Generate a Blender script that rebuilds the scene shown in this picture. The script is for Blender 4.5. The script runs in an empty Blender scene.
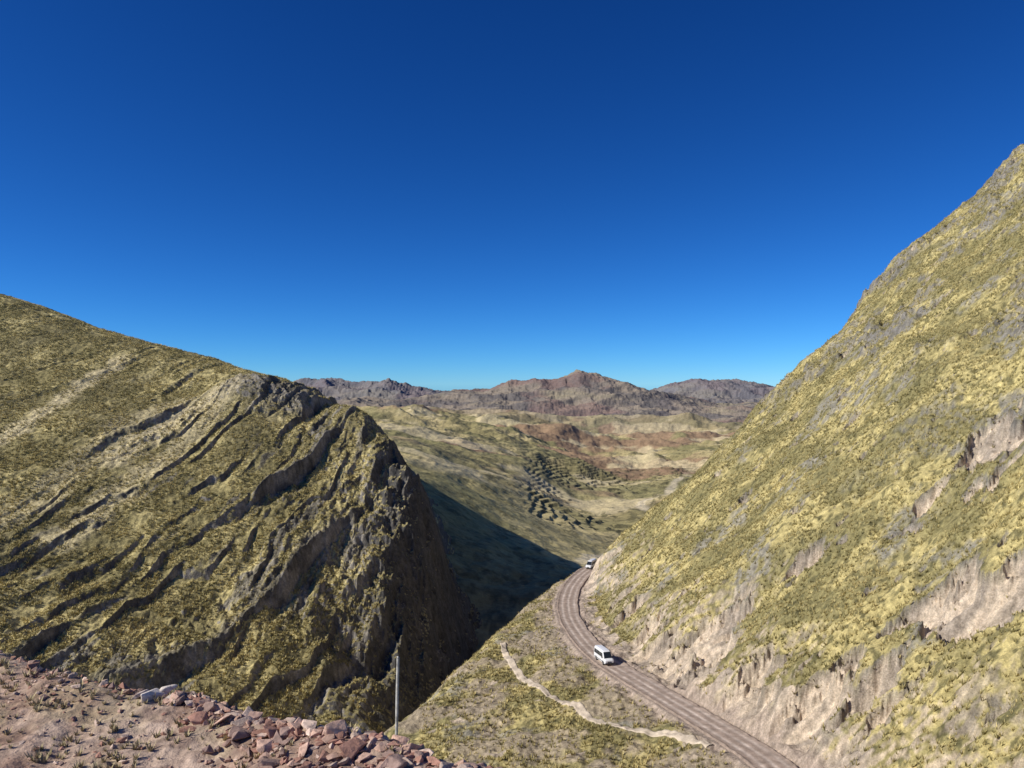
import bpy, bmesh, math, random
import numpy as np
from mathutils import Vector, Matrix
random.seed(7); rng=np.random.default_rng(11)
sc=bpy.context.scene
F=773.0
# ------------------------------------------------------------------ noise
def _h(ix,iy,s):
    n=(ix*np.uint32(374761393)+iy*np.uint32(668265263)+np.uint32((s*1274126177)&0xffffffff))
    n=(n^(n>>np.uint32(13)))*np.uint32(1274126177)
    n=n^(n>>np.uint32(16))
    return n&np.uint32(1023)
_a=np.arange(1024)*2*np.pi/1024;CT=np.cos(_a).astype(np.float32);ST=np.sin(_a).astype(np.float32)
def gn(x,y,s=0):
    x=np.asarray(x,dtype=np.float64);y=np.asarray(y,dtype=np.float64)
    x0=np.floor(x);y0=np.floor(y);fx=(x-x0).astype(np.float32);fy=(y-y0).astype(np.float32)
    ix=x0.astype(np.int64).astype(np.uint32);iy=y0.astype(np.int64).astype(np.uint32)
    u=fx*fx*fx*(fx*(fx*6-15)+10);v=fy*fy*fy*(fy*(fy*6-15)+10)
    def g(a,b):
        t=_h(ix+np.uint32(a),iy+np.uint32(b),s)
        return CT[t]*(fx-a)+ST[t]*(fy-b)
    n00=g(0,0);n10=g(1,0);n01=g(0,1);n11=g(1,1)
    return 1.5*((n00*(1-u)+n10*u)*(1-v)+(n01*(1-u)+n11*u)*v)
def fbm(x,y,wl,o=4,s=0,gain=.5,lac=2.03):
    r=0;a=1.0;f=1.0/wl
    for i in range(o):
        r=r+a*gn(x*f+i*17.3,y*f-i*9.1,s+i);a*=gain;f*=lac
    return r
def ridged(x,y,wl,o=4,s=0,gain=.5):
    r=0;a=1.0;f=1.0/wl;t=0
    for i in range(o):
        r=r+a*(1-2*np.abs(gn(x*f+i*7.3,y*f+i*5.1,s+i)));t+=a;a*=gain;f*=2.07
    return r/t
def ss(a,b,x):
    t=np.clip((x-a)/(b-a),0,1);return t*t*(3-2*t)
def smax(a,b,k):
    h=np.clip(.5+.5*(a-b)/k,0,1);return b*(1-h)+a*h+k*h*(1-h)
def softplus(x,w):
    t=x/w;return w*(np.maximum(t,0)+np.log1p(np.exp(-np.abs(t))))
def W(px,py,d):   # surveyed bearing/elevation/distance -> world
    return ((px-512)/F*d,d,(384-py)/F*d)
class Lut:        # bilinear lookup of a smooth field sampled on a regular world grid
    def __init__(s,x0,x1,y0,y1,st,fn):
        s.x0,s.y0,s.st=x0,y0,st;xs=np.arange(x0,x1+st,st);ys=np.arange(y0,y1+st,st)
        X,Y=np.meshgrid(xs,ys);s.T=[np.asarray(q) for q in fn(X,Y)];s.n=X.shape
    def __call__(s,x,y):
        a=np.clip((x-s.x0)/s.st,0,s.n[1]-1.001);b=np.clip((y-s.y0)/s.st,0,s.n[0]-1.001)
        i=a.astype(int);j=b.astype(int);f=a-i;g=b-j
        return [(t[j,i]*(1-f)+t[j,i+1]*f)*(1-g)+(t[j+1,i]*(1-f)+t[j+1,i+1]*f)*g for t in s.T]
# ------------------------------------------------------------------ mesh helpers
def fast_mesh(name,V,Fc,n,mat,col=None,smooth=True):
    me=bpy.data.meshes.new(name)
    me.vertices.add(len(V));me.vertices.foreach_set('co',np.ascontiguousarray(V,dtype=np.float32).ravel())
    me.loops.add(Fc.size);me.loops.foreach_set('vertex_index',Fc.astype(np.int32).ravel())
    me.polygons.add(len(Fc));me.polygons.foreach_set('loop_start',np.arange(0,Fc.size,n,dtype=np.int32))
    me.polygons.foreach_set('use_smooth',np.full(len(Fc),smooth,dtype=bool))
    me.update(calc_edges=True)
    if col is not None:
        at=me.color_attributes.new('Col','FLOAT_COLOR','POINT')
        c=np.ones((len(V),4),np.float32);c[:,:3]=col
        at.data.foreach_set('color',c.ravel())
    me.materials.append(mat)
    ob=bpy.data.objects.new(name,me);sc.collection.objects.link(ob);return ob
def grid_faces(nr,nc):
    i=np.arange(nr*nc).reshape(nr,nc)
    return np.stack([i[:-1,:-1],i[:-1,1:],i[1:,1:],i[1:,:-1]],-1).reshape(-1,4)
def nrm(X,Y,Z):
    a=[np.gradient(q,axis=1) for q in (X,Y,Z)];b=[np.gradient(q,axis=0) for q in (X,Y,Z)]
    nx=a[1]*b[2]-a[2]*b[1];ny=a[2]*b[0]-a[0]*b[2];nz=a[0]*b[1]-a[1]*b[0]
    l=np.sqrt(nx*nx+ny*ny+nz*nz)+1e-9
    return nx/l,ny/l,nz/l
def polar(us,ys):
    U,Y=np.meshgrid(us,ys);return U*Y,Y
# ------------------------------------------------------------------ materials
def new_mat(name):
    m=bpy.data.materials.new(name);m.use_nodes=True
    return m,m.node_tree.nodes,m.node_tree.links
def terrain_mat(name,scales,lo=.6,hi=1.4,bump=.5,bdist=.2,rough=.95):
    m,N,L=new_mat(name);b=N['Principled BSDF'];b.inputs['Roughness'].default_value=rough
    b.inputs['Specular IOR Level'].default_value=.1
    a=N.new('ShaderNodeAttribute');a.attribute_name='Col'
    g=N.new('ShaderNodeNewGeometry')
    cur=a.outputs['Color'];hs=None
    for i,s in enumerate(scales):
        n=N.new('ShaderNodeTexNoise');n.inputs['Scale'].default_value=s;n.inputs['Detail'].default_value=5;n.inputs['Roughness'].default_value=.65
        L.new(g.outputs['Position'],n.inputs['Vector'])
        r=N.new('ShaderNodeMapRange');r.inputs[1].default_value=.32;r.inputs[2].default_value=.68;r.inputs[3].default_value=lo;r.inputs[4].default_value=hi
        L.new(n.outputs['Fac'],r.inputs[0])
        v=N.new('ShaderNodeVectorMath');v.operation='SCALE'
        L.new(cur,v.inputs[0]);L.new(r.outputs[0],v.inputs['Scale']);cur=v.outputs[0]
        hs=n
    L.new(cur,b.inputs['Base Color'])
    if bump>0:
        bp=N.new('ShaderNodeBump');bp.inputs['Strength'].default_value=bump;bp.inputs['Distance'].default_value=bdist
        L.new(hs.outputs['Fac'],bp.inputs['Height']);L.new(bp.outputs[0],b.inputs['Normal'])
    return m
def plain(name,c,r=.5,met=0.,noise=0,ns=5):
    m,N,L=new_mat(name);b=N['Principled BSDF'];b.inputs['Roughness'].default_value=r;b.inputs['Metallic'].default_value=met
    b.inputs['Base Color'].default_value=(*c,1)
    if noise:
        n=N.new('ShaderNodeTexNoise');n.inputs['Scale'].default_value=ns;n.inputs['Detail'].default_value=6
        tc=N.new('ShaderNodeTexCoord');L.new(tc.outputs['Object'],n.inputs['Vector'])
        cr=N.new('ShaderNodeValToRGB');cr.color_ramp.elements[0].position=.3;cr.color_ramp.elements[1].position=.7
        cr.color_ramp.elements[0].color=(*[q*(1-noise) for q in c],1);cr.color_ramp.elements[1].color=(*[min(1,q*(1+noise)) for q in c],1)
        L.new(n.outputs['Fac'],cr.inputs[0]);L.new(cr.outputs[0],b.inputs['Base Color'])
    return m
M_hill=terrain_mat('tussock_slope',[.9,4.0],.72,1.3,.8,.3)
M_mount=terrain_mat('mountain_slope',[.6,2.2],.72,1.3,.8,.5)
M_valley=terrain_mat('valley_land',[.05,.25],.82,1.2,.5,2.5)
M_dirt=terrain_mat('red_dirt',[3,22],.78,1.25,.7,.03)
M_road=terrain_mat('gravel_road_surface',[.8,5],.85,1.18,.5,.08)
M_grass=terrain_mat('dry_grass_blades',[.15],.9,1.1,0,.01)
M_rock=terrain_mat('broken_red_rock',[6,30],.75,1.25,.6,.02)

# ------------------------------------------------------------------ road centreline
RC=np.array([(38,82,-48.3),(35.5,95,-50),(34.4,107,-51.5),(30.4,125,-54),(25.4,142.5,-56),(19.6,162.5,-58),(16.3,185,-60),(15.2,208.5,-61.5),(17.4,232,-62.5),
 (22.3,254,-63.5),(29.2,272,-64.2),(38,284,-64.8),(60,296,-66),(95,305,-68)],float)
def catmull(P,n):
    P=np.vstack([2*P[0]-P[1],P,2*P[-1]-P[-2]]);out=[]
    for i in range(1,len(P)-2):
        t=np.linspace(0,1,n,endpoint=False)[:,None];a,b,c,d=P[i-1:i+3]
        out.append(.5*((2*b)+(-a+c)*t+(2*a-5*b+4*c-d)*t*t+(-a+3*b-3*c+d)*t**3))
    out.append(P[-2][None]);return np.vstack(out)
C=catmull(RC,14);T=np.gradient(C,axis=0);TL=np.hypot(T[:,0],T[:,1])
T=T/TL[:,None];CN=np.stack([T[:,1],-T[:,0]],1)   # right-hand normal (uphill, +x)
def road_lat0(x,y):
    shp=x.shape;x=x.ravel();y=y.ravel()
    lat=np.full(x.shape,99.);zz=np.full(x.shape,-60.)
    for k in range(0,len(x),40000):
        s=slice(k,min(k+40000,len(x)));dx=x[s][:,None]-C[None,:,0];dy=y[s][:,None]-C[None,:,1]
        j=np.argmin(dx*dx+dy*dy,1);r=np.arange(len(j));ddx=dx[r,j];ddy=dy[r,j]
        l=ddx*CN[j,0]+ddy*CN[j,1];t=ddx*T[j,0]+ddy*T[j,1]
        dd=np.hypot(ddx,ddy);l=np.where(np.abs(t)>3,np.sign(l)*dd,l)
        lat[s]=l;zz[s]=C[j,2]+T[j,2]*np.clip(t,-3,3)
    return lat.reshape(shp),zz.reshape(shp)
RL=Lut(-40,130,76,330,.5,road_lat0)
def road_lat(x,y):
    l,z=RL(x,y);o=(x<-39)|(x>129)|(y<77)|(y>329);return np.where(o,99,l),z
# ------------------------------------------------------------------ right hillside + shoulder + near slope
SC=[]
def soil_f(x,y):
    m=np.full(np.shape(x),-.3)
    for hx,hy,r in SC: m=np.maximum(m,1.15*np.exp(-(((x-hx)/r)**2*.55+((y-hy)/(r*.9))**2)))
    return m+.5*fbm(x*.7,y,5,5,331,.6)
def H_hill(x,y,fine=True,info=False):
    Yc=np.interp(x,[20,28,45,67,100,145,194,260,400],[238,249,256,257,275,292,298,310,330])
    Yc=Yc+4*fbm(x,x*0+3,22,4,5)
    zr=np.interp(y,C[:,1],C[:,2]);xr=np.interp(y,C[:,1],C[:,0])
    R=-82+.88*x
    R=R+2.8*fbm(x,y,38,3,21)+1.1*ridged(x*.5+y*.2,y,9,3,31)*ss(5,40,x)
    up=R-zr
    bank=ss(0,4,up)*(1-ss(8,22,up+8*fbm(x,y,24,2,77)))
    gul=ridged(y*1.0+x*.25,x*.3,10,4,41)
    R=R-bank*3.2*(.5-gul)
    so=0*x
    if SC:
        so=soil_f(x,y);R=R-2.0*ss(.35,.55,so)-1.2*ss(.6,.8,so)+.9*ss(.3,.5,so)*fbm(x*.3,y,2.5,3,337)
    crag=ss(.1,.38,fbm(x,y,24,3,91))*ss(45,120,x)
    R=R+crag*3.2*np.abs(fbm(x,y,7,4,14))
    R=R-.85*softplus(y-Yc,2.2)
    E=np.interp(y,[100,112,134,157,200,236,262,283,300],[-33,-31,-26,-16,-4,9,19,31,60])+2*fbm(x*0,y,14,3,8)
    S=zr-.15*np.clip(xr-x,0,None)+1.0*fbm(x,y,14,4,61)
    S=S-1.0*softplus(E-x,1.5)-.85*softplus(y-np.maximum(292,285+.1*x),2)
    Nn=-3.0-.62*(y-5)+.2*fbm(x,y,6,3,51)*np.clip(y/12,0,4)
    H=smax(smax(R,S,2.5),Nn,3.)
    if fine:
        H=H+.24*fbm(x,y,1.6,2,101,.6)+.18*np.abs(gn(x*.45,y*.45,7))+.4*fbm(x,y,5,2,111)
    H=np.maximum(H,-128)
    lat,zz=road_lat(x,y)
    D=np.abs(lat)
    w=3.5+.3*gn(y*.15,x*.15,3)
    cut=zz-.12+1.9*(lat-w)+.9*gn(x*.4,y*.4,6)*ss(0,3,lat-w)
    H=np.where((lat>0)&(lat<40),np.minimum(H,np.maximum(cut,zz-.12)),H)
    H=np.where(D<w,zz-.12,H)
    lo=zz-.12-.9*(D-w);hi=zz-.12+.15*(D-w)+.2*gn(x*.6,y*.6,4)
    H=np.where((lat<0)&(D>=w)&(D<14),np.clip(H,lo,hi),H)
    if info:return H,lat,zz,bank,crag,so
    return H
# ------------------------------------------------------------------ left mountain by thin-plate survey
cols={0:[(650,190),(560,222),(470,262),(400,305),(340,355),(294,410)],
 100:[(670,195),(580,225),(490,262),(420,300),(370,345),(328,400)],
 200:[(690,200),(600,230),(510,262),(440,300),(392,340),(354,385)],
 235:[(500,270),(430,305),(384,340)],
 300:[(715,205),(620,235),(530,268),(460,302),(418,332),(393,350)],
 326:[(408,343)],350:[(407,338)],
 362:[(725,210),(640,240),(540,275),(470,305),(416,334)],
 376:[(434,330)],
 405:[(712,226),(620,255),(540,285),(480,306),(452,322)],
 424:[(700,240),(620,268),(560,288),(500,308)],
 -200:[(600,190),(420,290),(300,400),(225,470)],-420:[(500,200),(340,320),(170,480)]}
cp=[]
for px,l in cols.items():
    for py,d in l: cp.append(W(px,py,d))
for px,d,z in [(0,520,0),(0,640,-50),(100,500,-8),(100,620,-60),(200,470,-12),(200,600,-60),(300,430,-16),(300,560,-45),(355,410,-28),(392,385,-40),(398,440,-42),(398,490,-43),(392,550,-47),(376,620,-55),(-200,600,50),(-420,650,90),
   (450,400,-102),(445,450,-95),(440,510,-92),(470,450,-118),(460,520,-112),(435,580,-92)]:
    cp.append(((px-512)/F*d,d,z))
for x,y,z in [(-16,240,-122),(-15,270,-118),(-16,300,-114),(-16,330,-114),(-14,365,-116),(15,270,-135),(20,330,-138),(30,390,-145),(-60,150,-104),(-110,140,-92),(-20,190,-122),(-160,120,-92),(-90,100,-112),(-220,100,-80)]:
    cp.append((x,y,z))
cp=np.array(cp)
def tps_fit(P,lam):
    n=len(P);X=P[:,:2]/100
    r=np.hypot(X[:,None,0]-X[None,:,0],X[:,None,1]-X[None,:,1])+1e-9
    K=r*r*np.log(r)+lam*np.eye(n);Q=np.hstack([np.ones((n,1)),X])
    A=np.block([[K,Q],[Q.T,np.zeros((3,3))]])
    return X,np.linalg.solve(A,np.concatenate([P[:,2],[0,0,0]]))
TX,TWt=tps_fit(cp,.0012)
def tps0(x,y):
    x=x/100;y=y/100;r=TWt[-3]+TWt[-2]*x+TWt[-1]*y
    for (a,b),w in zip(TX,TWt[:-3]):
        q=(x-a)**2+(y-b)**2+1e-12;r=r+w*.5*q*np.log(q)
    return [r]
TL_=Lut(-960,70,100,690,2.5,tps0)
def tps(x,y):return TL_(x,y)[0]
def saw(t,dr=.16):
    f=t-np.floor(t);return np.where(f<1-dr,f/(1-dr),(1-f)/dr)
KX,KY,_=W(262,385,338)
def H_left(x,y,info=False):
    z=tps(x,y)
    s=x-.2*y+.0016*(x+60)*(y-300)*(x>-320)+4*fbm(x,y,80,2,201)+1.3*fbm(x,y,14,3,202)
    reg=ss(-170,-105,x+0*y+20*fbm(x,y,50,3,7))
    wide=ss(-300,-200,x)
    m1=ss(-.02,.25,fbm(s*1.6,y*.33,36,4,211)+.0)
    a1=(.12*wide+.88*reg)*m1
    a2=ss(0,.35,fbm(s*1.6,y*.3,20,3,221))*(.25+.75*reg)
    st1=saw(s/20+.75*fbm(s,y*.25,60,3,4),.12)
    st2=saw(s/6.7+.8*fbm(x*1.5,y*.3,25,3,5),.2)
    z=z+a1*(4.6+4.5*gn(s*.04,y*.02,9))*(st1-.5)+a2*1.8*(st2-.5)
    z=z+1.7*fbm(x,y,30,4,231)*(.5+.5*reg)+(a1+.2*reg)*1.1*np.abs(fbm(x,y*.5,5,4,241))
    nose=ss(-80,-42,x)*ss(200,250,y)
    z=z+nose*6.0*(ridged(x,y*.5,14,5,251,.55)-.45)+ss(-70,-40,x)*3*(ridged(x*.5,y,9,4,253,.55)-.5)
    dx=x-KX;dy=y-KY
    kn=np.exp(-(dy/14)**2)*ss(-30,6,dx)*ss(24,17,dx+3*fbm(x,y,8,2,31))
    z=z+kn*(4.2+2.6*ridged(x,y,6,4,33))
    z=z+.3*fbm(x,y,2.2,2,261)
    if info:return z,a1,a2,st1,st2,nose,s,reg,kn
    return z
def hit(px,py,H,d0=45,d1=600):
    d=np.linspace(d0,d1,2500);h=H((px-512)/F*d,d);r=(384-py)/F*d
    k=np.argmax(h>=r);return (float((px-512)/F*d[k]),float(d[k]),float(h[k]))
_sc=[]
for px,py,r in [(690,645,7),(640,640,5),(655,655,4),(712,628,6),(668,680,4),(628,612,3),(700,665,5),(820,690,5),(800,720,4.5),(868,690,4),(960,600,4),(1000,592,5),(920,605,3),(985,440,4),(1015,430,6),(740,700,4),(745,725,3.5),(805,560,2.5),(930,495,2),(760,670,3),(775,735,3),(620,597,2.5)]:
    hx,hy,hz=hit(px,py,lambda a,b:H_hill(a,b,False));_sc.append((hx,hy,r))
SC=_sc
# ------------------------------------------------------------------ colours
def mixc(a,b,t):
    return a*(1-t[...,None])+b*t[...,None]
A=lambda *c:np.array(c,np.float32)
def base(x,c):return np.ones(x.shape+(3,),np.float32)*A(*c)
STRAW=(.5,.415,.18);OLIVE=(.26,.225,.1);DGRN=(.105,.098,.048);SOIL=(.6,.485,.36);ROCK=(.2,.185,.17);PALE=(.62,.52,.3)
# hillside mesh
us=np.concatenate([np.linspace(-.75,-.2,60,endpoint=False),np.linspace(-.2,.72,900),np.linspace(.725,1.25,60)])
ys=np.concatenate([np.geomspace(5.2,70,70,endpoint=False),np.geomspace(70,305,930,endpoint=False),np.geomspace(305,420,50)])
X,Y=polar(us,ys)
Z,lat,zz,bank,crag,so=H_hill(X,Y,True,True)
nx,ny,nz=nrm(X,Y,Z)
gm=ss(-.35,.45,fbm(X,Y,11,4,301)+.15*fbm(X,Y,55,2,302))
c=mixc(base(X,OLIVE),base(X,STRAW),gm)
sp=fbm(X,Y,1.5,3,311)
c=mixc(c,base(X,DGRN),ss(.1,.5,sp)*.75)
grey=ss(.2,.5,fbm(X*.9,Y*.9,18,5,321)+.13*ss(60,150,X))
c=mixc(c,base(X,(.27,.25,.21)),.8*grey*ss(-.35,.15,fbm(X,Y,2.5,3,322)))
soil=ss(.36,.48,so)
soil=np.maximum(soil,ss(.64,.5,nz)*bank*.8)
soil=np.maximum(soil,((lat>3)&(lat<8))*ss(.3,-.1,fbm(X,Y,5,3,339)-.2*(lat<6)))
soilc=mixc(base(X,SOIL),base(X,(.37,.305,.24)),ss(-.3,.4,fbm(Y,X*.3,3,4,341)))
c=mixc(c,soilc,soil*.95)
rk=np.clip(ss(.5,.38,nz)+crag*ss(.7,.56,nz),0,1)
c=mixc(c,base(X,ROCK),rk*.8*(1-.8*soil))
sh=((lat<-1)&(lat>-70)&(X<30)).astype(np.float32)*ss(-.1,.35,fbm(X,Y,10,5,351)+ss(16,3,np.abs(lat))*.6)
c=mixc(c,base(X,(.36,.29,.21)),sh*.8)
rd=ss(6.5,3.4,np.abs(lat)+1.2*gn(X*.4,Y*.4,9))
c=mixc(c,base(X,(.38,.3,.235)),rd)
c=c*(1+.3*fbm(X,Y,.8,2,361)[...,None])
GMsoil=np.maximum(soil,sh*.7);GMrd=rd;GMg=grey
fast_mesh('hillside',np.stack([X,Y,Z],-1).reshape(-1,3),grid_faces(*X.shape),4,M_hill,np.clip(c,0.01,1).reshape(-1,3))

# left mountain mesh
us2=np.concatenate([np.linspace(-1.35,-.7,110,endpoint=False),np.linspace(-.7,.07,880)])
ys2=np.concatenate([np.linspace(105,185,60,endpoint=False),np.geomspace(185,420,930,endpoint=False),np.linspace(420,680,110)])
X,Y=polar(us2,ys2)
Z,a1,a2,st1,st2,nose,s,reg,kn=H_left(X,Y,True)
nx,ny,nz=nrm(X,Y,Z)
gm=ss(-.4,.5,fbm(X,Y,24,4,401)+.25*fbm(X,Y,70,2,402))
c=mixc(base(X,(.31,.26,.115)),base(X,(.56,.465,.21)),gm)
c=mixc(c,base(X,DGRN),ss(.0,.5,fbm(X,Y,2.0,3,411))*.5)
c=mixc(c,base(X,(.21,.18,.09)),ss(.0,.5,fbm(s*1.3,Y*.5,35,3,412))*.6)
def polymask(pts,w,H):
    P=[hit(a,b,H,150,420) for a,b in pts];m=np.zeros_like(X)
    for (ax,ay,_),(bx,by,_) in zip(P[:-1],P[1:]):
        dx,dy=bx-ax,by-ay;t=np.clip(((X-ax)*dx+(Y-ay)*dy)/(dx*dx+dy*dy),0,1)
        d=np.hypot(X-ax-t*dx,Y-ay-t*dy);m=np.maximum(m,ss(w,w*.25,d+w*.35*fbm(X,Y,8,3,420)))
    return m
HL=lambda a,b:tps(a,b)
pale=.95*polymask([(236,386),(200,404),(160,430),(115,454)],10,HL)
pale=np.maximum(pale,.7*polymask([(232,388),(205,420),(150,470),(60,540)],8,HL))
pale=np.maximum(pale,.9*polymask([(125,358),(90,380),(40,415),(0,440)],6,HL))
pale=np.maximum(pale,.6*polymask([(190,400),(120,430),(40,500),(0,520)],9,HL))
c=mixc(c,base(X,PALE),pale)
rock=np.clip(ss(.7,.56,nz)+.8*a1*ss(.86,1,st1),0,1)
rock=np.maximum(rock,ss(.4,.7,fbm(s*1.8,Y*.35,9,5,431)+.45*a1-.15)*.8*(.15+.85*reg))
rock=np.maximum(rock,kn*.9)
rkc=mixc(base(X,(.115,.107,.1)),base(X,(.27,.245,.215)),ss(-.3,.4,fbm(s,Y*.4,4,4,441)))
c=mixc(c,rkc,rock*.95)
c=mixc(c,base(X,(.07,.068,.065)),ss(-58,-44,X+.12*(Y-300))*ss(.75,.6,nz)*.8)  # shade of the gorge-side nose face painted into the rock colour
c=c*(1+.3*fbm(X,Y,1.2,2,461)[...,None])
GMrock=np.clip(rock+ss(-52,-42,X+.12*(Y-300)),0,1);GMpale=pale
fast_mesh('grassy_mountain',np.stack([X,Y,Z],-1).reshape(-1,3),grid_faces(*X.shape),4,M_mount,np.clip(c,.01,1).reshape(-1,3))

# ------------------------------------------------------------------ valley + distant ranges
pcs=np.array([-900,-300,0,200,300,400,500,600,700,800,1000,1700],float)
rows=[(110,[1180]*12),(200,[760,780,800,815,820,825,830,835,835,835,835,835]),
(300,[600,620,650,670,676,680,684,684,684,684,684,684]),
(400,[520,540,560,570,575,585,600,603,610,610,610,610]),
(520,[480,490,500,500,495,498,545,568,575,575,560,540]),
(700,[440,445,450,455,455,462,503,543,550,545,530,500]),
(1000,[425,425,428,432,436,448,482,519,506,500,480,450]),
(1500,[412,412,414,418,422,433,456,487,481,470,450,430]),
(2200,[405,405,408,412,414,420,436,460,456,450,430,420]),
(3200,[408,408,410,412,410,415,424,438,438,434,425,415]),
(4300,[408,408,408,408,406,411,413,420,422,420,415,410]),
(5600,[400,400,400,400,402,402,390,386,401,404,402,400]),
(7200,[410]*12),(9500,[395,393,393,392,388,389,400,398,389,391,392,392]),(14000,[396]*12),(26000,[392]*12)]
ly=np.log([r[0] for r in rows]);TB=np.array([[ (384-v)/F for v in r[1]] for r in rows])
def H_valley(x,y,info=False):
    u=x/y*F+512;ui=np.interp(u,pcs,np.arange(len(pcs)));yi=np.interp(np.log(y),ly,np.arange(len(ly)))
    i=np.clip(np.floor(ui).astype(int),0,len(pcs)-2);f=ui-i;j=np.clip(np.floor(yi).astype(int),0,len(ly)-2);g=yi-j
    def w(t):return [(-t+2*t*t-t**3)/2,(2-5*t*t+3*t**3)/2,(t+4*t*t-3*t**3)/2,(-t*t+t**3)/2]
    wu=w(f);wy=w(g);r=0
    for a in range(4):
        for b in range(4):
            r=r+wy[a]*wu[b]*TB[np.clip(j+a-1,0,len(ly)-1),np.clip(i+b-1,0,len(pcs)-1)]
    z=r*y
    for px,py,d,wx,wy_,h in [(577,374,5600,230,480,118),(535,381,5550,120,380,32),(508,383,5450,80,350,36),(470,392,5300,150,350,32),(625,386,5500,130,400,28),(660,396,5200,150,350,30),(430,396,5000,170,400,45),(330,384,9300,300,800,95),(390,386,9300,300,700,95),(300,388,9300,250,800,75),(690,385,9500,350,800,110),(740,388,9500,350,900,92),(360,396,4600,160,350,55),
        (600,412,3900,300,260,62),(480,412,3700,260,260,55),(690,418,3700,240,250,60),(420,420,3000,200,220,38),(560,425,2900,160,200,34)]:
        cx=(px-512)/F*d;z=z+h*np.exp(-np.abs((x-cx)/wx)**1.15-((y-d)/wy_)**2)
    far=ss(3300,4700,y)*(1-ss(12000,16000,y));mid=ss(480,800,y)
    z=z+far*(66+35*ss(6000,8000,y))*(ridged(x,y,620,6,501,.6)-.52)
    z=z+mid*(1-far)*(np.clip(y*.008,0,18)*fbm(x,y,280,5,511)+11*(ridged(x,y,170,5,521,.5)-.5))
    z=z+mid*(1-far)*ss(1100,2200,y)*42*(ridged(x,y,480,6,531,.5)-.5)
    z=z+(1-mid)*2.5*fbm(x,y,30,3,541)
    # terraced slopes above the stream on the centre right
    uu_=u+18*fbm(x,y,200,3,650)
    terr=ss(515,545,uu_)*ss(700,790,y)*(1-ss(1750,2200,y))*ss(-.5,-.2,fbm(x,y,240,4,641))
    st=4.6;q=(z+2.0*fbm(x,y,90,3,648))/st;fq=q-np.floor(q)
    z=z+terr*.7*st*(ss(.62,.98,fq)-fq)
    if info:return z,terr,fq
    return z
us3=np.concatenate([np.linspace(-1.6,-.32,110,endpoint=False),np.linspace(-.32,.42,820),np.linspace(.425,1.7,110)])
ys3=np.concatenate([np.geomspace(150,420,80,endpoint=False),np.geomspace(420,2500,650,endpoint=False),np.geomspace(2500,12000,420,endpoint=False),np.geomspace(12000,26000,25)])
X,Y=polar(us3,ys3);Z,terr,fq=H_valley(X,Y,True);nx,ny,nz=nrm(X,Y,Z)
gm=ss(-.3,.3,fbm(X,Y,240,5,601))
c=mixc(base(X,(.33,.285,.13)),base(X,(.54,.445,.22)),gm)
c=mixc(c,base(X,(.23,.22,.1)),ss(.05,.3,fbm(X,Y,330,4,604))*.6)
c=mixc(c,base(X,(.13,.12,.06)),ss(.15,.5,fbm(X,Y,16,4,611,.7))*.65*(1-ss(1800,3200,Y)))
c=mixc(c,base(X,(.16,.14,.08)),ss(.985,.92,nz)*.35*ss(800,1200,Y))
red=ss(.14,.32,fbm(X,Y,420,5,621)+.0)*ss(900,1600,Y)
c=mixc(c,base(X,(.3,.18,.125)),red*.7)
c=mixc(c,base(X,(.62,.52,.31)),ss(.2,.38,fbm(X,Y,230,3,631))*ss(600,1000,Y)*.7)
c=mixc(c,base(X,(.1,.092,.05)),terr*ss(.5,.68,fq)*.85*ss(-.4,.05,fbm(X,Y,25,4,643)))
ax=np.interp(Y,[520,640,760,900,1050,1250,1500,1900],[52,82,110,165,185,215,330,440])+9*np.sin(Y/50)
c=mixc(c,base(X,(.6,.52,.38)),ss(7+Y*.004,2+Y*.001,np.abs(X-ax)+5*fbm(X,Y,30,2,646))*ss(520,560,Y)*(1-ss(1500,2000,Y))*.65)
far=ss(3000,4600,Y)
fc=mixc(base(X,(.3,.25,.195)),base(X,(.155,.14,.135)),ss(-.3,.3,fbm(X,Y,420,6,651,.6)))
fc=mixc(fc,base(X,(.26,.165,.145)),ss(.05,.35,fbm(X,Y,650,5,653))*.65)
fc=mixc(fc,base(X,(.38,.33,.21)),ss(.1,.4,fbm(X,Y,800,5,655))*.6)
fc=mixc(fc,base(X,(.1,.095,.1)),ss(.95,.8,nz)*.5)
c=mixc(c,fc,far*.95)
c=mixc(c,base(X,(.17,.175,.21)),ss(6200,9000,Y)*.5)  # distance haze mixed into the base colour of the far ranges
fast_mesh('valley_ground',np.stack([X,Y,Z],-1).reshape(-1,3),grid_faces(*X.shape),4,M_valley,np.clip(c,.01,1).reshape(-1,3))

# ------------------------------------------------------------------ dirt road
C2=catmull(RC,60);T2=np.gradient(C2,axis=0);T2/=np.hypot(T2[:,0],T2[:,1])[:,None]
off=np.linspace(-1,1,37);hw=3.0
wv=hw+.3*gn(np.arange(len(C2))*.05,np.zeros(len(C2)),5)
Xr=C2[:,None,0]+T2[:,None,1]*off[None]*wv[:,None];Yr=C2[:,None,1]-T2[:,None,0]*off[None]*wv[:,None]
lt=off[None]*wv[:,None]
wob=.18*gn(Yr*.06,Yr*0+2,4)
rut=sum(k*np.exp(-((lt-q+wob)/w_)**2) for q,k,w_ in((-1.55,1,.34),(.1,.95,.32),(1.75,.7,.42)))
rut=np.clip(rut*(.8+.5*fbm(Xr,Yr,5,3,75)),0,1)
Zr=C2[:,None,2]+.06-.06*rut+.03*fbm(Xr,Yr,.9,2,71)+.2*np.exp(-((np.abs(lt)-2.8)/.22)**2)*(.6+.8*fbm(Xr,Yr,2,2,76))
Zr=np.where(np.abs(off)[None]>.97,Zr-.5,Zr)
c=mixc(base(Xr,(.34,.26,.205)),base(Xr,(.63,.53,.44)),rut*.9)
c=mixc(c,base(Xr,(.24,.19,.15)),np.exp(-((np.abs(lt)-2.75)/.25)**2)*.5)
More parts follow.
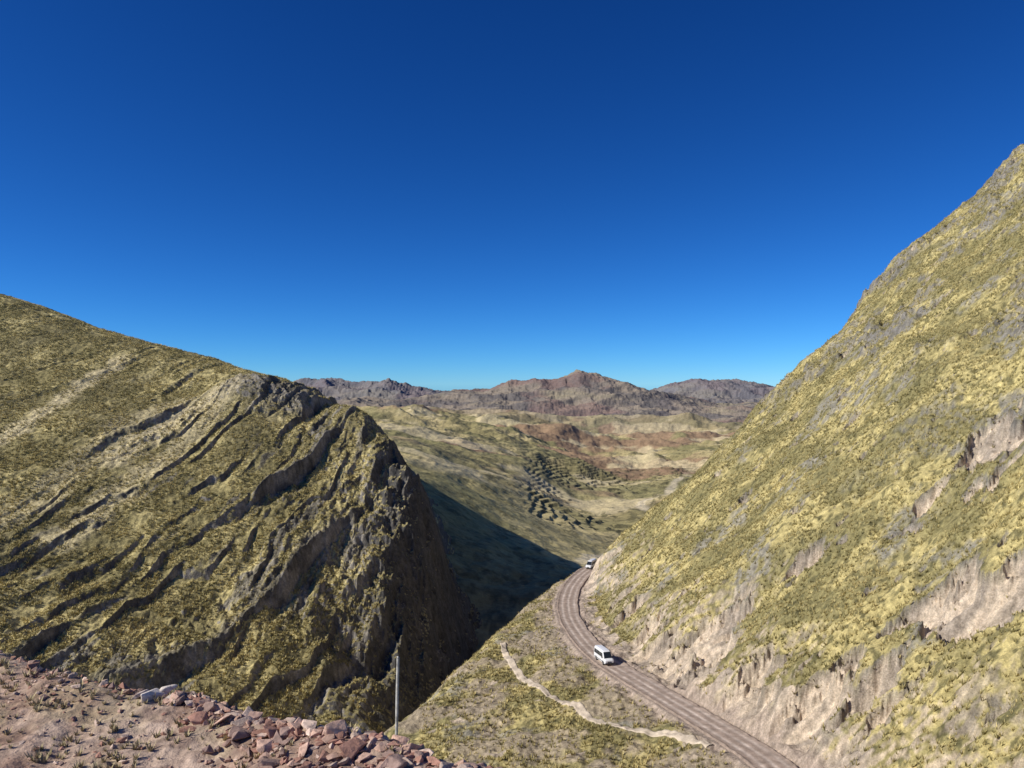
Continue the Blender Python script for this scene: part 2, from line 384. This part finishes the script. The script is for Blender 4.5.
c=c*(1+.22*fbm(Xr,Yr,1.3,3,72)[...,None])
fast_mesh('dirt_road',np.stack([Xr,Yr,Zr],-1).reshape(-1,3),grid_faces(*Xr.shape)[:,::-1],4,M_road,c.reshape(-1,3))
# footpath
pp=[(503,643),(506,655),(520,675),(545,692),(575,706),(598,722),(630,730),(668,735),(690,740),(710,748)]
P=np.array([hit(a,b,lambda q,w:H_hill(q,w,False),90,300) for a,b in pp]);Cp=catmull(P,40);Tp=np.gradient(Cp,axis=0);Tp/=np.hypot(Tp[:,0],Tp[:,1])[:,None]
o=np.linspace(-1,1,9)[None]*(.85+.25*gn(np.arange(len(Cp))*.07,np.zeros(len(Cp)),15))[:,None]
Xp=Cp[:,None,0]+Tp[:,None,1]*o;Yp=Cp[:,None,1]-Tp[:,None,0]*o
Zp=H_hill(Xp,Yp)+.16
Zp[:,0]-=.35;Zp[:,-1]-=.35
c=base(Xp,(.54,.45,.34))*(1+.2*fbm(Xp,Yp,1.5,3,73)[...,None])
fast_mesh('footpath',np.stack([Xp,Yp,Zp],-1).reshape(-1,3),grid_faces(*Xp.shape)[:,::-1],4,M_road,c.reshape(-1,3))
PX,PY=Cp[::6,0],Cp[::6,1]

# ------------------------------------------------------------------ tussock grass
def tufts(name,x,y,z,size,tone,nb=6,mat=M_grass):
    n=len(x);a=rng.uniform(0,6.283,(n,nb));h=size[:,None]*rng.uniform(.7,1.25,(n,nb));spread=rng.uniform(.25,.75,(n,nb))*h
    w=size[:,None]*.17*rng.uniform(.7,1.3,(n,nb))
    bx=x[:,None]+np.cos(a)*.12*size[:,None];by=y[:,None]+np.sin(a)*.12*size[:,None];bz=z[:,None]-.08*size[:,None]
    b2=a+1.5708+rng.uniform(-.6,.6,(n,nb))
    v0=np.stack([bx-np.cos(b2)*w,by-np.sin(b2)*w,bz+0*w],-1);v1=np.stack([bx+np.cos(b2)*w,by+np.sin(b2)*w,bz+0*w],-1)
    v2=np.stack([bx+np.cos(a)*spread,by+np.sin(a)*spread,bz+h],-1)
    V=np.stack([v0,v1,v2],2).reshape(-1,3);Fc=np.arange(len(V)).reshape(-1,3)
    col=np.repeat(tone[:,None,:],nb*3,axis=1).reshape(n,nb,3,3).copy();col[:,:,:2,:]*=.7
    return fast_mesh(name,V,Fc,3,mat,col.reshape(-1,3),False)
def tone_of(n,x,y,k=1.):
    t=np.clip(.5+.5*fbm(x,y,12,3,301)+rng.normal(0,.28,n),0,1)[:,None]
    return ((1-t)*A(.31,.27,.115)+t*A(.69,.57,.26))*k
def sample(us,ys,arr,x,y):
    i=np.clip(np.searchsorted(us,x/y),0,len(us)-1);j=np.clip(np.searchsorted(ys,y),0,len(ys)-1);return arr[j,i]
n=185000
yy=rng.uniform(62,300,n);uu=rng.uniform(-.12,.75,n);keep=rng.uniform(0,1,n)<(yy/300);yy=yy[keep];uu=uu[keep];xx=uu*yy
bad=np.maximum(np.maximum(sample(us,ys,GMsoil,xx,yy)*.96,sample(us,ys,GMrd,xx,yy)),sample(us,ys,GMg,xx,yy)*.6)
k=(rng.uniform(0,1,len(xx))>bad)&(fbm(xx,yy,6,3,777)>-.4);xx=xx[k];yy=yy[k]
sel=(xx<35)&(yy>100);dm=np.full(len(xx),9.);dm[sel]=np.min(np.hypot(xx[sel][:,None]-PX,yy[sel][:,None]-PY),1)
k=dm>1.3;xx=xx[k];yy=yy[k]
H,lat=H_hill(xx,yy,True,True)[:2];k=np.abs(lat)>4.2;xx=xx[k];yy=yy[k];H=H[k]
tufts('tussock_grass',xx,yy,H,rng.uniform(.25,.65,len(xx)),tone_of(len(xx),xx,yy))
n=85000
yy=rng.uniform(185,400,n);uu=rng.uniform(-.7,-.08,n);xx=uu*yy
k=(rng.uniform(0,1,n)>sample(us2,ys2,GMrock,xx,yy))&(rng.uniform(0,1,n)>.6*sample(us2,ys2,GMpale,xx,yy))&(fbm(xx,yy,9,3,778)>-.3);xx=xx[k];yy=yy[k];H=H_left(xx,yy)
tufts('tussock_grass.001',xx,yy,H,rng.uniform(.4,.85,len(xx)),tone_of(len(xx),xx,yy,1.12),5)

# ------------------------------------------------------------------ foreground ledge
ex=[-9,-3.97,-2.92,-2.12,-1.71,-1.32,-.67,-.18,.0,.6,2,6];ey=[8.6,5.95,5.4,5.15,4.95,4.68,4.42,4.22,4.05,3.5,2.4,1.0]
def H_ledge(x,y,fine=True):
    e=np.interp(x,ex,ey)+.08*fbm(x,x*0,.6,3,801)
    z=-2.12+.06*fbm(x,y,1.4,3,811)
    if fine:z=z+.022*fbm(x,y,.25,4,821)
    return z-.95*softplus(y-e,.05)+.05*np.exp(-((y-e+.1)/.3)**2)
xs=np.linspace(-7,3,850);yt=np.concatenate([np.linspace(-5,1.5,60,endpoint=False),np.linspace(1.5,9,620)])
X,Y=np.meshgrid(xs,yt);Z=H_ledge(X,Y)
c=mixc(base(X,(.34,.225,.165)),base(X,(.5,.375,.285)),ss(-.4,.4,fbm(X,Y,.7,5,831)))
c=mixc(c,base(X,(.22,.145,.11)),ss(.1,.5,fbm(X,Y,.25,4,841))*.6)
c=mixc(c,base(X,(.45,.37,.22)),ss(.1,.4,fbm(X,Y,.9,5,846))*.45)
fast_mesh('dirt_embankment',np.stack([X,Y,Z],-1).reshape(-1,3),grid_faces(*X.shape),4,M_dirt,c.reshape(-1,3))
def rock_geo(px,py,pz,s,seed,flat=.7):
    r=random.Random(seed);bm=bmesh.new()
    for i in range(r.randint(8,13)):
        v=Vector((r.gauss(0,1),r.gauss(0,1),r.gauss(0,1))).normalized()*r.uniform(.7,1.15)
        bm.verts.new(v)
    bmesh.ops.convex_hull(bm,input=bm.verts)
    bmesh.ops.delete(bm,geom=[v for v in bm.verts if not v.link_faces],context='VERTS')
    if s>.03:bmesh.ops.bevel(bm,geom=list(bm.edges),offset=.04,segments=1,affect='EDGES')
    bmesh.ops.triangulate(bm,faces=bm.faces)
    m=Matrix.Rotation(r.uniform(0,6.28),3,'Z')@Matrix.Rotation(r.uniform(-.6,.6),3,'X')
    sx,sy,sz=s*r.uniform(.8,1.5),s*r.uniform(.6,1.1),s*flat*r.uniform(.55,1.1)
    bm.verts.ensure_lookup_table()
    V=[m@Vector((v.co.x*sx,v.co.y*sy,v.co.z*sz))+Vector((px,py,pz)) for v in bm.verts]
    Fc=[[v.index for v in f.verts] for f in bm.faces];bm.free();return V,Fc
def rocks(name,lst):
    V=[];Fc=[];Cc=[]
    for i,(x,y,s,col) in enumerate(lst):
        z=float(H_ledge(np.array([x]),np.array([y]),False)[0])
        v,f=rock_geo(x,y,z+s*.25,s,i*13+len(lst));o=len(V);V+=[tuple(q) for q in v];Fc+=[[a+o for a in t] for t in f];Cc+=[col]*len(v)
    return fast_mesh(name,np.array(V),np.array(Fc),3,M_rock,np.array(Cc),False)
def rcol(k=1):
    t=random.random();c=[(.38,.21,.155),(.5,.33,.25),(.32,.22,.18),(.58,.44,.35)][int(t*4)];q=random.uniform(.8,1.2)*k;return tuple(a*q for a in c)
L1=[]
for i in range(1100):
    x=random.uniform(-2.25,.2);e=np.interp(x,ex,ey);w=.12+.3*ss(-2.3,-.8,x)
    y=e+.06-abs(random.gauss(0,1))*w;s=random.choice([.012,.015,.02,.02,.03,.03,.035,.045,.055])*random.uniform(.8,1.3)
    L1.append((x,float(y),s,rcol()))
for x,dy,s in[(-1.85,.1,.085),(-1.78,.2,.06),(-1.66,.05,.05),(-1.3,.1,.07),(-1.15,.3,.06),(-1.02,.12,.1),(-.88,.22,.085),(-.78,.05,.075),(-.62,.25,.09),(-.5,.05,.07),(-.36,.2,.08),(-.22,.1,.065),(-.1,.18,.07),(-1.45,.25,.05),(-.7,.4,.06),(-.95,.45,.05)]:
    L1.append((x,float(np.interp(x,ex,ey))-dy,s,rcol(1.05)))
rocks('rock_pile',L1)
L2=[]
for i in range(1700):
    x=random.uniform(-4.6,.3);e=np.interp(x,ex,ey);y=e-abs(random.uniform(-.05,2.6)*random.random());s=random.choice([.006,.008,.012,.018,.025])*random.uniform(.7,1.3)
    L2.append((x,float(y),s,rcol(.95)))
for i in range(90):
    x=random.uniform(-4.4,-1.9);L2.append((x,float(np.interp(x,ex,ey))-random.uniform(-.02,.12),random.uniform(.02,.05),rcol()))
rocks('loose_stones',L2)
rocks('pale_rock',[(-2.36,5.1,.12,(.7,.62,.55)),(-2.47,5.12,.06,(.55,.45,.39)),(-2.25,5.08,.05,(.55,.47,.4)),(-2.3,5.14,.08,(.62,.54,.47))])
gx=[];gy=[]
for i in range(90):
    cx=random.uniform(-4.2,-.6);cy=float(np.interp(cx,ex,ey))-random.uniform(.05,1.1)
    for j in range(random.randint(2,9)):gx.append(cx+random.gauss(0,.07));gy.append(cy+random.gauss(0,.05))
gx=np.array(gx);gy=np.array(gy);tt=np.tile(A(.6,.5,.28),(len(gx),1))*rng.uniform(.6,1.1,(len(gx),1))
g=tufts('dry_grass',gx,gy,H_ledge(gx,gy),rng.uniform(.02,.05,len(gx)),tt,9)

# ------------------------------------------------------------------ wooden post
M_post=plain('weathered_wood',(.5,.48,.44),.85,0,.35,9)
def post(name,px,ptop,pbot,d,r):
    x,y,zt=W(px,ptop,d);zb=float(H_hill(np.array([x]),np.array([y]))[0])-.3
    bm=bmesh.new();n=10;rings=[]
    hs=[zb]+list(np.linspace(zb+.4,zt,7));lean=.02
    for k,h in enumerate(hs):
        rr=r*(1.12-.22*k/len(hs));rings.append([bm.verts.new((x+(h-zb)*lean-(zt-zb)*lean+rr*math.cos(a*2*math.pi/n)*(1+.08*random.uniform(-1,1)),y+rr*math.sin(a*2*math.pi/n),h+(.02*random.uniform(-1,1)))) for a in range(n)])
    for a,b in zip(rings[:-1],rings[1:]):
        for i in range(n):bm.faces.new((a[i],a[(i+1)%n],b[(i+1)%n],b[i]))
    t=bm.verts.new((x,y,zt+r*.5))
    for i in range(n):bm.faces.new((rings[-1][i],rings[-1][(i+1)%n],t))
    me=bpy.data.meshes.new(name);bm.to_mesh(me);bm.free();me.materials.append(M_post)
    ob=bpy.data.objects.new(name,me);sc.collection.objects.link(ob)
post('wooden_post',398,657,735,19,.038)

# ------------------------------------------------------------------ minibus
M_w=plain('white_paint',(.8,.8,.79),.35,0,.03,2);M_gl=plain('tinted_glass',(.02,.025,.03),.08);M_bk=plain('black_plastic',(.03,.03,.03),.6)
M_ty=plain('tyre_rubber',(.025,.025,.025),.9);M_rim=plain('wheel_rim',(.5,.5,.5),.35,.8);M_hl=plain('headlamp_glass',(.75,.76,.78),.1);M_tl=plain('tail_lamp',(.45,.02,.02),.25)
def minibus(name,loc,fwd,pitch=0):
    par=bpy.data.objects.new(name,None);sc.collection.objects.link(par)
    def add(nm,bm,mat,sm=False):
        me=bpy.data.meshes.new(nm);bmesh.ops.recalc_face_normals(bm,faces=bm.faces);bm.to_mesh(me);bm.free();me.materials.append(mat)
        for p in me.polygons:p.use_smooth=sm
        o=bpy.data.objects.new(nm,me);sc.collection.objects.link(o);o.parent=par;return o
    secs=[(3.45,.95,.8,.74),(3.4,1.08,.9,.84),(3.1,1.25,.97,.88),(2.75,1.36,.99,.9),(2.3,1.95,1.0,.86),(1.85,2.5,1.0,.8),(1.5,2.66,1.0,.8),(0,2.72,1.0,.8),(-2.6,2.7,1.0,.8),(-3.3,2.64,1.0,.8),(-3.45,2.5,.97,.78)]
    bm=bmesh.new();rings=[]
    for x,zt,wl,wt in secs:
        zb=.38 if x<3.4 else .45
        belt=min(1.35,zt-.12)
        pr=[(-wl*.93,zb),(-wl,zb+.15),(-wl,belt),(-wt-(wl-wt)*.12,zt-.16 if zt-.16>belt else belt+.02),(-wt*.82,zt-.01),(0,zt+.03),(wt*.82,zt-.01),(wt+(wl-wt)*.12,zt-.16 if zt-.16>belt else belt+.02),(wl,belt),(wl,zb+.15),(wl*.93,zb)]
        rings.append([bm.verts.new((x,a,b)) for a,b in pr])
    for a,b in zip(rings[:-1],rings[1:]):
        for i in range(len(a)):bm.faces.new((a[i],a[(i+1)%len(a)],b[(i+1)%len(a)],b[i]))
    bm.faces.new(rings[0]);bm.faces.new(rings[-1]);add('body',bm,M_w)
    def quad(nm,pts,mat,th=.02):
        bm=bmesh.new();v=[Vector(p) for p in pts];n=(v[1]-v[0]).cross(v[2]-v[0]).normalized()
        c=sum(v,Vector())/len(v);
        if n.dot(c-Vector((0,0,1.3)))<0:n=-n
        a=[bm.verts.new(p+n*th) for p in v];b=[bm.verts.new(p-n*.03) for p in v]
        bm.faces.new(a);bm.faces.new(b[::-1])
        for i in range(len(a)):bm.faces.new((a[i],b[i],b[(i+1)%len(a)],a[(i+1)%len(a)]))
        add(nm,bm,mat)
    quad('windshield',[(2.72,-.86,1.4),(2.72,.86,1.4),(1.9,.74,2.44),(1.9,-.74,2.44)],M_gl,.03)
    for s in(-1,1):
        def yy_(z):return s*(1.0-(z-1.35)/(2.5-1.35)*.17)
        for i,(a,b) in enumerate([(1.05,2.05),(.1,.98),(-.95,.02),(-2.0,-1.02),(-3.15,-2.08)]):
            b2=b-.4 if i==0 else b
            quad('side_window_%d'%i,[(a,yy_(1.42),1.42),(b,yy_(1.42),1.42),(b2,yy_(2.2),2.2),(a,yy_(2.2),2.2)],M_gl,.015)
        quad('headlamp',[(3.43,s*.5,.86),(3.3,s*.86,.86),(3.22,s*.86,1.08),(3.38,s*.5,1.05)],M_hl,.03)
        quad('tail_lamp',[(-3.47,s*.86,.9),(-3.47,s*.96,.9),(-3.47,s*.9,1.5),(-3.47,s*.82,1.5)],M_tl,.03)
        quad('side_trim',[(-3.0,s*1.0,.62),(2.9,s*1.0,.62),(2.9,s*1.0,.74),(-3.0,s*1.0,.74)],M_bk,.02)
        bm=bmesh.new();bmesh.ops.create_cube(bm,size=1,matrix=Matrix.Translation((2.25,s*1.2,1.6))@Matrix.Diagonal((.12,.22,.34,1)));bmesh.ops.bevel(bm,geom=list(bm.edges),offset=.03,segments=2,affect='EDGES');add('mirror',bm,M_bk)
        for x in(2.2,-2.0):
            bm=bmesh.new();bmesh.ops.create_cone(bm,cap_ends=True,segments=28,radius1=.36,radius2=.36,depth=.26,matrix=Matrix.Translation((x,s*.9,.36))@Matrix.Rotation(math.pi/2,4,'X'));bmesh.ops.bevel(bm,geom=[e for e in bm.edges],offset=.02,segments=1,affect='EDGES');add('wheel',bm,M_ty,False)
            bm=bmesh.new();bmesh.ops.create_cone(bm,cap_ends=True,segments=20,radius1=.21,radius2=.18,depth=.28,matrix=Matrix.Translation((x,s*.905,.36))@Matrix.Rotation(math.pi/2,4,'X'));add('rim',bm,M_rim)
            bm=bmesh.new();bmesh.ops.create_cone(bm,cap_ends=True,segments=28,radius1=.45,radius2=.45,depth=.1,matrix=Matrix.Translation((x,s*.96,.42))@Matrix.Rotation(math.pi/2,4,'X'));add('wheel_arch',bm,M_bk)
    quad('rear_window',[(-3.47,-.72,1.5),(-3.47,.72,1.5),(-3.46,.68,2.25),(-3.46,-.68,2.25)],M_gl,.02)
    quad('grille',[(3.45,-.42,.68),(3.45,.42,.68),(3.42,.42,.95),(3.42,-.42,.95)],M_bk,.02)
    for nm,x in(('front_bumper',3.42),('rear_bumper',-3.45)):
        bm=bmesh.new();bmesh.ops.create_cube(bm,size=1,matrix=Matrix.Translation((x,0,.5))@Matrix.Diagonal((.2,1.9,.26,1)));bmesh.ops.bevel(bm,geom=list(bm.edges),offset=.05,segments=2,affect='EDGES');add(nm,bm,M_bk)
    f=Vector(fwd).normalized();left=Vector((0,0,1)).cross(f).normalized();u=f.cross(left)
    par.matrix_world=Matrix((f,left,u)).transposed().to_4x4();par.location=Vector(loc)
def on_road(y,lat):
    j=int(np.argmin(np.abs(C2[:,1]-y)));t=T2[j];p=C2[j];return (p[0]+t[1]*lat,p[1]-t[0]*lat,p[2]+.04),t
l,t=on_road(161,-.8);minibus('minibus',l,-t)
l,t=on_road(269.5,-.3);minibus('minibus.001',l,-t)

# ------------------------------------------------------------------ light, sky, camera
el=math.radians(35);to=Vector((-.96,-.28,0)).normalized()*math.cos(el)+Vector((0,0,math.sin(el)))
sd=bpy.data.lights.new('sun','SUN');sd.energy=5.0;sd.angle=math.radians(.5);sd.color=(1,.95,.86)
so_=bpy.data.objects.new('sun',sd);sc.collection.objects.link(so_);so_.rotation_euler=(-to).to_track_quat('-Z','Y').to_euler()
w=bpy.data.worlds.new('World');sc.world=w;w.use_nodes=True;N=w.node_tree.nodes;L=w.node_tree.links
sk=N.new('ShaderNodeTexSky');sk.sky_type='NISHITA';sk.sun_disc=False;sk.sun_elevation=el;sk.sun_rotation=math.atan2(to.x,to.y)
sk.altitude=4300;sk.air_density=1.0;sk.dust_density=.1;sk.ozone_density=4
# deep high-altitude (polarised) blue: per-channel contrast grade of the physical sky
ST_=.11
sep=N.new('ShaderNodeSeparateColor');cmb=N.new('ShaderNodeCombineColor');L.new(sk.outputs[0],sep.inputs[0])
for i,(g,m) in enumerate([(1.75,.55),(1.36,.84),(1.18,1.14)]):
    a=N.new('ShaderNodeMath');a.operation='MULTIPLY';a.inputs[1].default_value=ST_;L.new(sep.outputs[i],a.inputs[0])
    b=N.new('ShaderNodeMath');b.operation='POWER';b.inputs[1].default_value=g;L.new(a.outputs[0],b.inputs[0])
    d=N.new('ShaderNodeMath');d.operation='MULTIPLY';d.inputs[1].default_value=m/ST_;L.new(b.outputs[0],d.inputs[0]);L.new(d.outputs[0],cmb.inputs[i])
L.new(cmb.outputs[0],N['Background'].inputs[0]);N['Background'].inputs[1].default_value=ST_
cd=bpy.data.cameras.new('camera');cd.sensor_width=36;cd.lens=F/1024*36;cd.clip_start=.1;cd.clip_end=60000
co=bpy.data.objects.new('camera',cd);sc.collection.objects.link(co);co.rotation_euler=(math.radians(90),0,0);sc.camera=co
sc.view_settings.view_transform='Standard';sc.view_settings.look='None';sc.view_settings.exposure=0
